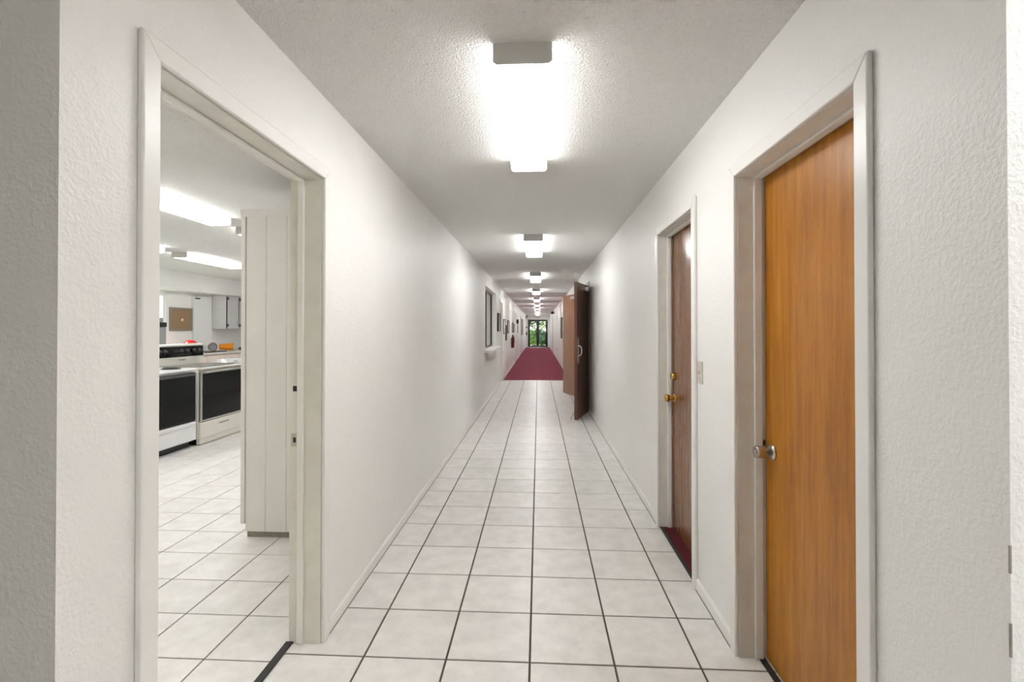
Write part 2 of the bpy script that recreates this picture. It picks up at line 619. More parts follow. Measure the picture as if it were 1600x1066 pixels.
P = 0.3515
cols = [XLK + 0.005, -0.741, -0.389, -0.037, 0.314, 0.666, XRB - 0.005]
y = 2.044 - 3 * P
rows = []
while y < YC - 0.05:
    rows.append((max(y, Y0 + 0.003), min(y + P, YC)))
    y += P
for (a, b_) in rows:
    for c0, c1 in zip(cols, cols[1:]):
        tile(fl, c0, c1, a, b_, 0.0045)

# kitchen tiles: those seen through the doorway are single, the rest one mesh
KP = 0.3125
def px(x, y_, z=0.0):
    d = Vector((x, y_, z - H))
    f = Vector((-math.sin(YAW), math.cos(YAW), 0))
    r = Vector((math.cos(YAW), math.sin(YAW), 0))
    return 800 + FPX * d.dot(r) / max(1e-3, d.dot(f))
rest = bmesh.new()
kx = -1.094
while kx > KX0:
    ky = 1.99 - 3 * KP
    while ky < KY1:
        xa, xb = max(kx - KP, KX0), kx
        ya, yb = max(ky, KY0), min(ky + KP, KY1)
        ps = [px(xa, ya), px(xb, ya), px(xa, yb), px(xb, yb)]
        if ya > 1.5 and max(ps) > 250 and min(ps) < 456 and yb < 6.6 and xb > -4.3 and not (ya > 3.15 and xb > -1.7):
            tile(kf, xa, xb, ya, yb, 0.0033)
        elif yb - ya > 0.03 and xb - xa > 0.03:
            box(rest, xa + 0.0033, xb - 0.0033, ya + 0.0033, yb - 0.0033, -TZ, 0)
        ky += KP
    kx -= KP
ro = obj('tile_field', rest, M['tile'], kf)
ro['kind'] = 'stuff'

# thresholds
tag(obj('threshold_strip', nb(-1.118, -1.083, KD[0], KD[1], 0, 0.007, 0.003), M['rubber'], base=(-1.1, 1.65, 0)), 'black rubber strip across the kitchen doorway floor', 'threshold')
tag(obj('threshold_strip', nb(0.845, 0.868, D2[0], D2[1], 0, 0.009, 0.003), M['rubber'], base=(0.856, 3.1, 0)), 'black rubber edge strip in front of the burgundy door sill', 'threshold')
tag(obj('threshold_strip', nb(0.925, 0.952, D1[0], D1[1], 0, 0.006, 0.002), M['rubber'], base=(0.94, 1.73, 0)), 'dark strip under the golden oak door', 'threshold')
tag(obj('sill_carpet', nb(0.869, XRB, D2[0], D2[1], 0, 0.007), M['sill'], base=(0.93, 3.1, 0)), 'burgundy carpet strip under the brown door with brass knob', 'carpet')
tag(obj('threshold_strip', nb(XL + 0.03, XR - 0.02, YC - 0.02, YC + 0.02, 0, 0.008, 0.003), M['rubber'] if False else M['alu'], base=(-0.05, YC, 0)), 'metal strip where the corridor tiles meet the carpet', 'threshold')

# baseboards
BH, BT = 0.062, 0.011
def baseboard(name, side, segs, label):
    bm = bmesh.new()
    for a, b in segs:
        if side == 'L':
            prism(bm, [(XL, 0), (XL + BT, 0), (XL + BT, BH - 0.01), (XL + 0.004, BH), (XL, BH)], 'Y', a, b)
        else:
            prism(bm, [(XR, 0), (XR - BT, 0), (XR - BT, BH - 0.01), (XR - 0.004, BH), (XR, BH)], 'Y', a, b)
    bo = tag(obj(name, bm, M['trim']), label, 'baseboard', kind='structure')
    for a, b in segs:
        x = XL + BT if side == 'L' else XR - BT - 0.003
        obj('caulk_line', nb(x, x + 0.003, a, b, 0, 0.0012), M['grout'], bo)
CW = 0.057
baseboard('baseboard_left', 'L', [(Y0, KD[0] - CW), (KD[1] + CW, D5[0] - CW), (D5[1] + CW, D6[0] - CW), (D6[1] + CW, D7[0] - CW), (D7[1] + CW, YE)], 'low white baseboard along the left corridor wall')
baseboard('baseboard_right', 'R', [(Y0, D1[0] - CW), (D1[1] + CW, D2[0] - CW), (D2[1] + CW, DD[0] - 0.05), (DD[1] + 0.05, D8[0] - CW), (D8[1] + CW, YE)], 'low white baseboard along the right corridor wall')

# ------------------------------------------------------------------ door trims
def door_trim(name, d, side, label, stop=None, cw=CW, mat=None, jmat=None):
    y0, y1, z1 = d
    s = 1 if side == 'R' else -1
    face = XR if side == 'R' else XL
    back = XRB if side == 'R' else XLK
    mat = mat or M['trim']
    jmat = jmat or M['jamb']
    t = empty(name, (face, (y0 + y1) / 2, 0), label, 'door frame', kind='structure')
    ct = 0.017
    def xs(a, b):
        return (min(a, b), max(a, b))
    cx = xs(face, face - s * ct)
    rv = 0.004
    a0, a1, zt = y0 - rv, y1 + rv, z1 + rv
    def piece(nm, poly):
        b = prism(bmesh.new(), poly, 'X', *cx)
        bmesh.ops.bevel(b, geom=[e_ for e_ in b.edges], offset=0.005, segments=2, affect='EDGES', profile=0.5)
        obj(nm, b, mat, t)
    piece('casing', [(a0 - cw, 0), (a0, 0), (a0, zt), (a0 - cw, zt + cw)])
    piece('casing', [(a1 + cw, 0), (a1, 0), (a1, zt), (a1 + cw, zt + cw)])
    piece('head_casing', [(a0, zt), (a1, zt), (a1 + cw, zt + cw), (a0 - cw, zt + cw)])
    jx = xs(face, back)
    obj('jamb', nb(*jx, y0 - JT, y0, 0, z1), jmat, t)
    obj('jamb', nb(*jx, y1, y1 + JT, 0, z1), jmat, t)
    obj('head_jamb', nb(*jx, y0 - JT, y1 + JT, z1, z1 + JT), jmat, t)
    if stop:
        sx = xs(face + s * stop[0], face + s * stop[1])
        q = 0.012
        obj('door_stop', nb(*sx, y0, y0 + q, 0, z1, 0.004, 2), mat, t)
        obj('door_stop', nb(*sx, y1 - q, y1, 0, z1, 0.004, 2), mat, t)
        obj('head_stop', nb(*sx, y0 + q, y1 - q, z1 - q, z1, 0.004, 2), mat, t)
    return t

t1 = door_trim('trim_1', KD, 'L', 'white wooden frame of the open kitchen doorway', stop=(0.075, 0.105))
# strike plate and bolt hole on the far jamb of the kitchen doorway
sp = obj('strike_plate', nb(-1.098, -1.068, KD[1] - 0.0016, KD[1], 0.868, 0.925, 0.0006), M['steel'], t1)
obj('latch_hole', nb(-1.088, -1.076, KD[1] - 0.0022, KD[1] - 0.0014, 0.885, 0.908), M['black_plastic'], sp)
obj('bolt_hole', nb(-1.09, -1.073, KD[1] - 0.0012, KD[1] + 0.0004, 1.112, 1.136), M['black_plastic'], t1)
t2 = door_trim('trim_2', D1, 'R', 'white wooden frame around the golden oak door', stop=(0.062, 0.097))
t3 = door_trim('trim_3', D2, 'R', 'white wooden frame around the brown door with brass knob', stop=(0.052, 0.08))

# ------------------------------------------------------------------ doors on the right
def knob(parent, o, axis, mat, prof, rose, name='knob'):
    k = obj(name, lathe(bmesh.new(), prof, o, axis, 24), mat, parent)
    obj('rosette', lathe(bmesh.new(), rose, o, axis, 28), mat, k)
    return k

ROSE = [(0.0, 0.0), (0.033, 0.0), (0.034, 0.003), (0.031, 0.008), (0.022, 0.012), (0.012, 0.013)]
TULIP = [(0.0, 0.010), (0.0125, 0.010), (0.0125, 0.026), (0.020, 0.030), (0.0235, 0.036), (0.0245, 0.05), (0.0255, 0.064), (0.0235, 0.069), (0.015, 0.068), (0.011, 0.065), (0.0, 0.065)]
BALL = [(0.0, 0.010), (0.011, 0.010), (0.010, 0.022), (0.0125, 0.028), (0.020, 0.038), (0.0265, 0.048), (0.0275, 0.056), (0.025, 0.064), (0.018, 0.068), (0.0, 0.069)]

fx = 0.957
d1 = empty('door_1', (fx + 0.02, (D1[0] + D1[1]) / 2, 0), 'golden oak flush door with satin nickel knob', 'door', kind='structure')
obj('door_leaf', nb(fx, fx + 0.04, D1[0] + 0.002, D1[1] - 0.003, 0.008, D1[2] - 0.003, 0.0015), M['wood1'], d1)
knob(d1, (fx, 2.056, 0.885), (-1, 0, 0), M['nickel'], TULIP, ROSE)
obj('keyhole', lathe(bmesh.new(), [(0, 0.0655), (0.007, 0.0655), (0.006, 0.0705), (0, 0.0705)], (fx, 2.056, 0.885), (-1, 0, 0), 14), M['steel'], d1)
obj('latch_plate', nb(fx - 0.010, fx - 0.001, D1[1] - 0.0025, D1[1], 0.885 + 0.012, 0.885 + 0.035), M['bronze'], t2)

fx2 = 0.935
d2 = empty('door_2', (fx2 + 0.02, (D2[0] + D2[1]) / 2, 0), 'dark brown flush door with brass deadbolt and brass knob', 'door', kind='structure')
obj('door_leaf', nb(fx2, fx2 + 0.04, D2[0] + 0.002, D2[1] - 0.003, 0.012, D2[2] - 0.003, 0.0015), M['wood2'], d2)
knob(d2, (fx2, 3.405, 0.915), (-1, 0, 0), M['brass'], BALL, ROSE)
DB = [(0.0, 0.0), (0.026, 0.0), (0.027, 0.006), (0.024, 0.018), (0.020, 0.027), (0.0, 0.028)]
db = obj('deadbolt', lathe(bmesh.new(), DB, (fx2, 3.405, 1.065), (-1, 0, 0), 24), M['brass'], d2)
obj('key_slot', nb(fx2 - 0.0292, fx2 - 0.0275, 3.4035, 3.4065, 1.058, 1.072), M['bronze'], db)

# light switch between the two doors
s = empty('light_switch', (XR, 2.60, 1.10), 'ivory toggle light switch beside the brown door', 'light switch')
obj('cover_plate', nb(XR - 0.006, XR, 2.565, 2.637, 1.103, 1.219, 0.002), M['plate'], s)
obj('toggle', nb(XR - 0.016, XR - 0.005, 2.597, 2.606, 1.155, 1.172, 0.001), M['plate'], s)
for z in (1.131, 1.191):
    obj('screw', lathe(bmesh.new(), [(0, 0), (0.0035, 0), (0.003, 0.0015), (0, 0.0016)], (XR - 0.006, 2.601, z), (-1, 0, 0), 10), M['steel'], s)

# ------------------------------------------------------------------ wooden double doors of the right-hand doorway
fr = empty('trim_4', (XR, (DD[0] + DD[1]) / 2, 0), 'tan metal frame of the wooden double doors', 'door frame', kind='structure')
for a, b in ((DD[0] - 0.05, DD[0]), (DD[1], DD[1] + 0.05)):
    obj('frame_post', nb(XR - 0.012, XRB + 0.01, a, b, 0, DD[2], 0.003), M['tan_metal'], fr)
obj('frame_head', nb(XR - 0.012, XRB + 0.01, DD[0] - 0.05, DD[1] + 0.05, DD[2], DD[2] + 0.05, 0.003), M['tan_metal'], fr)

LW, LT, LH = 0.842, 0.044, 2.105
def leaf(name, hinge, tip, label, mat, near):
    """leaf hinged at `hinge`, reaching to `tip`; local +Y runs along the leaf, local X is thickness"""
    dx, dy = tip[0] - hinge[0], tip[1] - hinge[1]
    rz = math.atan2(-dx, dy)
    e = empty(name, (hinge[0], hinge[1], 0), label, 'door', kind='structure', rz=rz)
    obj('door_leaf', nb(-LT / 2, LT / 2, 0.012, LW, 0.012, LH, 0.002), mat, e, local=True)
    for z in (0.25, 1.05, 1.85):
        obj('hinge', lathe(bmesh.new(), [(0, 0), (0.009, 0), (0.009, 0.11), (0, 0.11)], (0, 0.0, z), (0, 0, 1), 12), M['steel'], e, local=True)
    return e
dn = leaf('door_3', (0.822, DD[0] - 0.012), (0.552, 7.40), 'near dark wooden leaf of the double doors with pull handle', M['wood3'], True)
# local: +Y from hinge to tip. camera sees the face turned to the wall
sgn = -1
p = obj('pull_plate', nb(-LT / 2 - 0.003, -LT / 2, LW - 0.115, LW - 0.04, 0.86, 1.25, 0.001), M['alu'], dn, local=True)
bm = bmesh.new()
pts = [(-LT / 2 - 0.002, LW - 0.078, 0.98)]
for i in range(9):
    a = PI * i / 8
    pts.append((-LT / 2 - 0.02 - 0.035 * math.sin(a), LW - 0.078, 1.055 - 0.075 * math.cos(a)))
pts.append((-LT / 2 - 0.002, LW - 0.078, 1.13))
obj('pull_handle', tube(bm, pts, 0.009), M['alu'], dn, local=True)
bm = bmesh.new()
obj('kick_stop', tube(bm, [(LT / 2 + 0.004, LW - 0.03, 0.12), (LT / 2 + 0.02, LW - 0.03, 0.09), (LT / 2 + 0.05, LW - 0.02, 0.035), (LT / 2 + 0.055, LW - 0.02, 0.004)], 0.008), M['steel'], dn, local=True)
obj('door_closer', nb(-LT / 2 - 0.055, -LT / 2, 0.06, 0.30, LH - 0.10, LH - 0.04, 0.006), M['alu'], dn, local=True)
bm = bmesh.new()
obj('closer_arm', tube(bm, [(-LT / 2 - 0.03, 0.12, LH - 0.035), (-LT / 2 - 0.025, 0.03, LH - 0.02), (-LT / 2 + 0.01, -0.03, LH - 0.015)], 0.009), M['steel'], dn, local=True)

df = leaf('door_4', (0.822, DD[1] + 0.012), (0.558, 10.70), 'far amber wooden leaf of the double doors', M['wood4'], False)
bm = bmesh.new()
obj('kick_stop', tube(bm, [(-LT / 2 * -1 * -1 - 0.004 + LT + 0.008, LW - 0.03, 0.12), (LT / 2 + 0.02, LW - 0.03, 0.09), (LT / 2 + 0.045, LW - 0.02, 0.035), (LT / 2 + 0.05, LW - 0.02, 0.004)], 0.008), M['steel'], df, local=True)
obj('edge_guard', nb(-LT / 2 - 0.002, LT / 2 + 0.002, LW - 0.001, LW + 0.003, 0.75, 1.32, 0.001), M['alu'], df, local=True)
obj('door_closer', nb(-LT / 2 - 0.05, -LT / 2, 0.08, 0.32, LH - 0.10, LH - 0.04, 0.006), M['alu'], df, local=True)

# ------------------------------------------------------------------ corridor doors further away
def white_door(name, d, side, label, knob_y, mat):
    y0, y1, z1 = d
    f = XL - 0.05 if side == 'L' else XR + 0.05
    s_ = 1 if side == 'L' else -1
    e = empty(name, (f, (y0 + y1) / 2, 0), label, 'door', kind='structure')
    x0, x1 = (f - 0.04, f) if side == 'L' else (f, f + 0.04)
    obj('door_leaf', nb(x0, x1, y0 + 0.003, y1 - 0.003, 0.008, z1 - 0.004, 0.002), mat, e)
    knob(e, (f, knob_y, 0.95), (s_, 0, 0), M['brass'], BALL, ROSE)
door_trim('trim_5', D5, 'L', 'white frame of the white door just before the carpet', stop=None)
white_door('door_5', D5, 'L', 'white door between the serving window and the carpet', D5[0] + 0.07, M['trim'])
door_trim('trim_6', D6, 'L', 'white frame of the grey-beige door past the fire extinguisher', stop=None)
white_door('door_6', D6, 'L', 'grey-beige door in the left wall past the fire extinguisher', D6[0] + 0.07, M['jamb'])
door_trim('trim_7', D7, 'L', 'white frame of the last door in the left corridor wall', stop=None)
white_door('door_7', D7, 'L', 'last door in the left corridor wall', D7[0] + 0.07, M['jamb'])
door_trim('trim_8', D8, 'R', 'dark-edged frame of the far door in the right corridor wall', stop=None, jmat=M['bronze'])
white_door('door_8', D8, 'R', 'far dark door in the right corridor wall', D8[0] + 0.07, M['bronze'])

# ------------------------------------------------------------------ serving window in the left wall
w = empty('window_1', (XL, 9.95, PT[2]), 'serving window with dark metal frame and white ledge', 'window', kind='structure')
wx0, wx1 = -1.098, -1.062
g = 0.035
obj('frame', nb(wx0, wx1, PT[0], PT[0] + g, PT[2], PT[3]), M['bronze'], w)
obj('frame', nb(wx0, wx1, PT[1] - g, PT[1], PT[2], PT[3]), M['bronze'], w)
obj('frame', nb(wx0, wx1, PT[0] + g, PT[1] - g, PT[3] - g, PT[3]), M['bronze'], w)
obj('frame', nb(wx0, wx1, PT[0] + g, PT[1] - g, PT[2], PT[2] + g), M['bronze'], w)
obj('mullion', nb(wx0, wx1, 9.93, 9.97, PT[2] + g, PT[3] - g), M['bronze'], w)
obj('pane', nb(-1.083, -1.078, PT[0] + g, 9.93, PT[2] + g, PT[3] - g), M['glass'], w)
obj('pane', nb(-1.083, -1.078, 9.97, PT[1] - g, PT[2] + g, PT[3] - g), M['glass'], w)
# ledge with a rounded far corner
poly = [(XL - 0.10, 8.72), (XL + 0.075, 8.72)]
for i in range(7):
    a = PI / 2 * i / 6
    poly.append((XL + 0.12 - 0.13 + 0.13 * math.cos(a), 11.12 + 0.13 * math.sin(a)))
poly += [(XL + 0.0005, 11.25), (XL + 0.0005, 11.10), (XL - 0.10, 11.10)]
poly[1] = (XL + 0.12, 8.72)
obj('ledge', prism(bmesh.new(), [(XL + 0.0005, 8.72)] + poly[1:-2] + [(XL + 0.0005, 11.2)], 'Z', 0.955, 0.998), M['trim'], w)
for yy in (9.1, 10.7):
    obj('bracket', prism(bmesh.new(), [(XL + 0.0005, 0.954), (XL + 0.10, 0.954), (XL + 0.0005, 0.86)], 'Y', yy, yy + 0.03), M['trim'], w)

# ------------------------------------------------------------------ ceiling lights
def make_light(L, lens, label, group):
    """wrap fixture, local: X across, Y from near end, Z=0 at the ceiling, hanging down"""
    e = empty('ceiling_light', (0, 0, 0), label, 'ceiling light', group)
    hw = 0.1075
    obj('housing', nb(-hw * 0.86, hw * 0.86, 0.006, L - 0.006, -0.032, 0.0, 0.004), M['housing'], e, local=True)
    poly = [(-hw, -0.018), (-hw, -0.052), (-hw + 0.004, -0.066), (-hw + 0.014, -0.074), (hw - 0.014, -0.074), (hw - 0.004, -0.066), (hw, -0.052), (hw, -0.018), (hw - 0.004, -0.018), (hw - 0.004, -0.03), (-hw + 0.004, -0.03), (-hw + 0.004, -0.018)]
    b = prism(bmesh.new(), poly, 'Y', 0.008, L - 0.008)
    obj('lens', b, lens, e, local=True)
    cap = [(-hw - 0.001, -0.004), (-hw + 0.008, 0.0), (hw - 0.008, 0.0), (hw + 0.001, -0.004), (hw + 0.001, -0.066), (hw - 0.012, -0.0755), (-hw + 0.012, -0.0755), (-hw - 0.001, -0.066)]
    for a in (0.0, L - 0.008):
        obj('end_cap', prism(bmesh.new(), cap, 'Y', a, a + 0.008), M['housing'], e, local=True)
    return e
ordn = ['nearest', 'second', 'third', 'fourth', 'fifth', 'sixth', 'seventh', 'eighth', 'ninth', 'tenth']
L0 = make_light(1.235, M['lens'], '', 'lights down the corridor ceiling')
for k in range(10):
    o = L0 if k == 0 else copy_tree(L0)
    o.location = (-0.058, 1.77 + 3.62 * k, CEIL)
    o['label'] = ('large nearest corridor ceiling light with white wrap lens' if k == 0 else
                  'corridor ceiling light, %s counted from the camera' % ordn[k])
K0 = make_light(1.235, M['klens'], '', 'kitchen ceiling lights')
for k, (lx, ly, lab) in enumerate([(-2.99, 3.19, 'long bright kitchen ceiling light nearest the doorway'),
                                   (-2.99, 4.83, 'kitchen ceiling light half hidden behind the tall panelled cupboard'),
                                   (-4.88, 4.75, 'kitchen ceiling light cut off by the near door frame, above the ranges'),
                                   (-4.88, 6.37, 'farther kitchen ceiling light near the soffit'),
                                   (-2.99, 8.6, 'kitchen ceiling light beside the serving window'),
                                   (-2.99, 1.55, 'added unseen kitchen ceiling light behind the near side of the doorway'),  # extra fixture out of view, added to brighten the cupboard front
                                   (-4.88, 3.13, 'added unseen kitchen ceiling light behind the near door frame, farther row'),  # second out-of-view fixture, added for more kitchen light
                                   (-4.88, 8.6, 'kitchen ceiling light hidden behind the tall cupboard, near the far wall')]):
    o = K0 if k == 0 else copy_tree(K0)
    o.location = (lx, ly, CEIL)
    o['label'] = lab
B0 = make_light(1.235, M['blens'], 'added unseen ceiling light of the entrance room, brightening the right wall strip', 'added entrance fill light')  # unseen light added to fill the right strip and the near corridor
B0.location = (1.75, -0.75, CEIL)

# ------------------------------------------------------------------ end doors and outside
e = empty('door_9', (-0.05, YE + 0.07, 0), 'black framed double glass doors to the garden', 'door', kind='structure')
ya, yb = YE + 0.03, YE + 0.09
xm = (EX0 + EX1) / 2
obj('frame_post', nb(EX0, EX0 + 0.05, ya, yb, 0, EZ), M['black_metal'], e)
obj('frame_post', nb(EX1 - 0.05, EX1, ya, yb, 0, EZ), M['black_metal'], e)
obj('frame_head', nb(EX0 + 0.05, EX1 - 0.05, ya, yb, EZ - 0.06, EZ), M['black_metal'], e)
for a, b in ((EX0 + 0.055, xm - 0.003), (xm + 0.003, EX1 - 0.055)):
    lf = obj('glass_leaf', nb(a, a + 0.095, ya + 0.01, yb - 0.01, 0.015, EZ - 0.065), M['black_metal'], e)
    obj('stile', nb(b - 0.095, b, ya + 0.01, yb - 0.01, 0.015, EZ - 0.065), M['black_metal'], lf)
    obj('rail', nb(a + 0.095, b - 0.095, ya + 0.01, yb - 0.01, 0.015, 0.13), M['black_metal'], lf)
    obj('rail', nb(a + 0.095, b - 0.095, ya + 0.01, yb - 0.01, EZ - 0.14, EZ - 0.065), M['black_metal'], lf)
    obj('push_bar', nb(a + 0.095, b - 0.095, ya - 0.03, ya + 0.0, 0.98, 1.02), M['black_metal'], lf)
    obj('pane', nb(a + 0.095, b - 0.095, ya + 0.028, ya + 0.034, 0.13, EZ - 0.14), M['glass'], lf)
# exit sign above the end doors
s = empty('exit_sign', (xm, YE, 2.12), 'white exit sign with red letters above the garden doors', 'exit sign')
obj('sign_body', nb(xm - 0.16, xm + 0.16, YE - 0.05, YE, 2.13, 2.33, 0.005), M['paper'], s)
cu = bpy.data.curves.new('exit_text', 'FONT')
cu.body = 'EXIT'
cu.size = 0.15
cu.align_x = 'CENTER'
cu.extrude = 0.002
to = bpy.data.objects.new('exit_text', cu)
COL.objects.link(to)
dg = bpy.context.evaluated_depsgraph_get()
me = bpy.data.meshes.new_from_object(to.evaluated_get(dg))
bpy.data.objects.remove(to)
me.materials.clear()
me.materials.append(M['exit'])
lo = bpy.data.objects.new('sign_letters', me)
COL.objects.link(lo)
lo.parent = s
lo.rotation_euler = (PI / 2, 0, 0)
lo.location = (0, -0.053, 0.06)
for wall_lab, (ax, az) in zip(['black twin-head emergency light in the far left corner'], [(-0.90, 2.18)]):
    q = empty('emergency_light', (ax, YE, az), wall_lab, 'emergency light')
    obj('battery_box', nb(ax - 0.06, ax + 0.06, YE - 0.05, YE, az, az + 0.09, 0.005), M['paper'], q)
    for sx in (-0.04, 0.045):
        obj('lamp_head', lathe(bmesh.new(), [(0, 0), (0.035, 0.01), (0.045, 0.07), (0, 0.075)], (ax + sx, YE - 0.05, az + 0.1 + sx * 1.2), (0.1, -1, -0.3), 14), M['black_metal'], q)
tag(obj('fire_alarm', nb(-0.93, -0.85, YE - 0.04, YE, 1.44, 1.58, 0.01), M['darkred'], base=(-0.89, YE, 1.44)), 'small red alarm left of the garden doors', 'alarm')
tag(obj('wall_phone', nb(-0.93, -0.85, YE - 0.05, YE, 0.92, 1.16, 0.012), M['black_plastic'], base=(-0.89, YE, 0.92)), 'small black wall box left of the garden doors', 'wall box')
q = empty('emergency_light', (XR, 26.6, 2.2), 'black twin-head emergency light high on the right wall', 'emergency light')
obj('battery_box', nb(XR - 0.06, XR, 26.4, 26.75, 2.2, 2.32, 0.005), M['paper'], q)
for yy in (26.4, 26.75):
    obj('lamp_head', lathe(bmesh.new(), [(0, 0), (0.05, 0.01), (0.065, 0.10), (0, 0.11)], (XR - 0.07, yy, 2.28), (-0.5, -1, -0.3), 14), M['black_metal'], q)

# outside
tag(obj('lawn', nb(KX0 - 0.14, 40, YE + 0.14, 120, -0.25, -0.05), M['grass']), 'sunlit lawn outside the glass doors', 'lawn', kind='structure')
tag(obj('lawn', nb(-60, KX0 - 0.15, -30, 60, -0.25, -0.05), M['grass']), 'lawn outside the kitchen window', 'lawn', kind='structure')
tag(obj('garden_path', nb(-1.6, 0.3, YE + 0.15, YE + 6, -0.06, -0.03), M['path']), 'pale paving outside the left glass door', 'path', kind='structure')
def shrub(name, c, r, n, mat, label, cat, trunk=0.0):
    e_ = empty(name, (c[0], c[1], -0.05), label, cat, 'garden plants beyond the glass doors')
    b = bmesh.new()
    for i in range(n):
        th = random.uniform(0, 2 * PI)
        ph = math.acos(random.uniform(-0.75, 1))
        rr = random.uniform(0.55, 1.0) ** 0.5 * (1 + 0.18 * math.sin(3 * th + c[0]) * math.sin(2 * ph))
        pnt = Vector((c[0] + r[0] * rr * math.sin(ph) * math.cos(th), c[1] + r[1] * rr * math.sin(ph) * math.sin(th), max(-0.03, trunk + r[2] * (0.75 + rr * math.cos(ph)))))
        s_ = random.uniform(0.07, 0.15)
        m_ = Matrix.Translation(pnt) @ Matrix.Rotation(random.uniform(0, 6.3), 4, 'Z') @ Matrix.Rotation(random.uniform(-1.1, 1.1), 4, 'X')
        a = [m_ @ Vector(v) for v in ((0, -s_, 0), (s_ * 0.42, 0, 0.02), (0, s_, -0.01), (-s_ * 0.42, 0, 0.02))]
        b.faces.new([b.verts.new(v) for v in a])
    obj('foliage', b, mat, e_)
    obj('stem', tube(bmesh.new(), [(c[0], c[1], -0.05), (c[0] + 0.03, c[1], 0.3 + trunk * 0.5), (c[0], c[1], trunk + r[2] * 0.8)], 0.04 + trunk * 0.03, 8), M['bark'], e_)
shrub('shrub', (-0.85, 40.2), (0.7, 0.55, 0.75), 1500, M['leaf_b'], 'bright green shrub behind the left glass door', 'shrub')
shrub('shrub', (0.75, 41.6), (0.7, 0.6, 0.62), 1500, M['leaf_a'], 'dark green shrub behind the right glass door', 'shrub')
shrub('shrub', (-0.1, 44.2), (0.9, 0.8, 0.8), 1500, M['leaf_a'], 'dark green shrub behind the middle stile of the glass doors', 'shrub')
shrub('tree', (-1.6, 47.0), (1.9, 1.6, 1.5), 2600, M['leaf_a'], 'leafy dark tree seen through the left glass door', 'tree', 1.4)
shrub('tree', (2.0, 50.0), (2.0, 1.6, 1.6), 2600, M['leaf_b'], 'light green tree seen through the right glass door', 'tree', 1.5)
shrub('tree', (-1.9, 57.0), (1.5, 1.3, 2.2), 2400, M['leaf_a'], 'tall dark tree farthest back, seen through the left glass door', 'tree', 1.0)
shrub('tree', (1.3, 60.0), (1.6, 1.3, 2.4), 2400, M['leaf_a'], 'tall dark tree farthest back, seen through the right glass door', 'tree', 1.0)
for xx, yy in ((-6.0, 59.0), (5.2, 58.0)):
    shrub('tree', (xx, yy), (1.8, 1.4, 2.3), 1200, M['leaf_a'], 'tall dark tree at the %s side of the garden' % ('left' if xx < 0 else 'right'), 'tree', 1.0)

# ------------------------------------------------------------------ things on the corridor walls
def frame_L(y0, y1, z0, z1, label, cat='picture', fm='black_metal', pm='paper', t=0.025):
    f = empty('picture_frame', (XL, (y0 + y1) / 2, z0), label, cat, 'framed pictures on the corridor walls')
    w_ = 0.025
    for a in ((y0, y0 + w_, z0, z1), (y1 - w_, y1, z0, z1), (y0 + w_, y1 - w_, z0, z0 + w_), (y0 + w_, y1 - w_, z1 - w_, z1)):
        obj('frame', nb(XL, XL + t, *a), M[fm], f)
    obj('mat_board', nb(XL, XL + t * 0.5, y0 + w_, y1 - w_, z0 + w_, z1 - w_), M[pm], f)
    return f
frame_L(11.35, 11.85, 1.33, 1.76, 'framed white notice between the serving window and the white door', t=0.04)
frame_L(13.30, 13.95, 1.25, 1.66, 'black framed print first past the start of the carpet')
frame_L(14.15, 14.5, 1.05, 1.50, 'narrow dark framed print hung lower, second past the carpet edge', pm='photo')
frame_L(15.0, 15.7, 1.25, 1.66, 'dark framed print above the fire extinguisher')
frame_L(17.6, 18.2, 1.25, 1.62, 'dark framed print just past the fire extinguisher')
frame_L(18.6, 19.2, 1.25, 1.58, 'dark framed print next to the grey-beige door')
frame_L(22.2, 23.0, 1.2, 1.75, 'pale framed picture between the two far left doors', fm='grey_plastic')
frame_L(27.4, 29.2, 1.05, 1.95, 'large grey hanging on the far left wall near the garden doors', fm='grey_plastic', pm='grey_plastic', t=0.05)
sg = tag(obj('wall_sign', nb(XL, XL + 0.10, 21.2, 21.23, 1.62, 1.80, 0.004), M['black_plastic'], base=(XL, 21.2, 1.62)), 'small black sign sticking out past the grey-beige door', 'sign')
f = empty('picture_frame', (XR, 17.7, 1.05), 'tall dark framed picture on the right wall beyond the double doors', 'picture', 'framed pictures on the corridor walls')
for a in ((17.3, 17.34, 1.05, 1.8), (18.16, 18.2, 1.05, 1.8), (17.34, 18.16, 1.05, 1.09), (17.34, 18.16, 1.76, 1.8)):
    obj('frame', nb(XR - 0.035, XR, *a), M['bronze'], f)
obj('mat_board', nb(XR - 0.02, XR, 17.34, 18.16, 1.09, 1.76), M['photo'], f)
tag(obj('wall_outlet', nb(XR - 0.012, XR, 22.6, 22.72, 0.36, 0.5, 0.003), M['grey_plastic'], base=(XR, 22.66, 0.36)), 'grey outlet low on the right wall beyond the double doors', 'outlet')
# fire extinguisher
fe = empty('fire_extinguisher', (XL + 0.085, 16.6, 0.74), 'red fire extinguisher with black hose hung on the left wall', 'fire extinguisher')
c = (XL + 0.085, 16.6)
obj('cylinder', lathe(bmesh.new(), [(0, 0), (0.05, 0.005), (0.055, 0.02), (0.055, 0.30), (0.045, 0.35), (0.025, 0.375), (0, 0.376)], (c[0], c[1], 0.74), (0, 0, 1), 20), M['darkred'], fe)
obj('valve', lathe(bmesh.new(), [(0, 0.37), (0.02, 0.37), (0.02, 0.43), (0, 0.43)], (c[0], c[1], 0.74), (0, 0, 1), 14), M['black_metal'], fe)
obj('lever', nb(c[0] - 0.012, c[0] + 0.012, c[1] - 0.10, c[1] + 0.03, 1.165, 1.19, 0.004), M['black_metal'], fe)
obj('hose', tube(bmesh.new(), [(c[0], c[1], 1.14), (c[0] + 0.05, c[1] - 0.09, 1.12), (c[0] + 0.06, c[1] - 0.11, 0.98), (c[0] + 0.05, c[1] - 0.09, 0.85)], 0.012, 8), M['black_plastic'], fe)
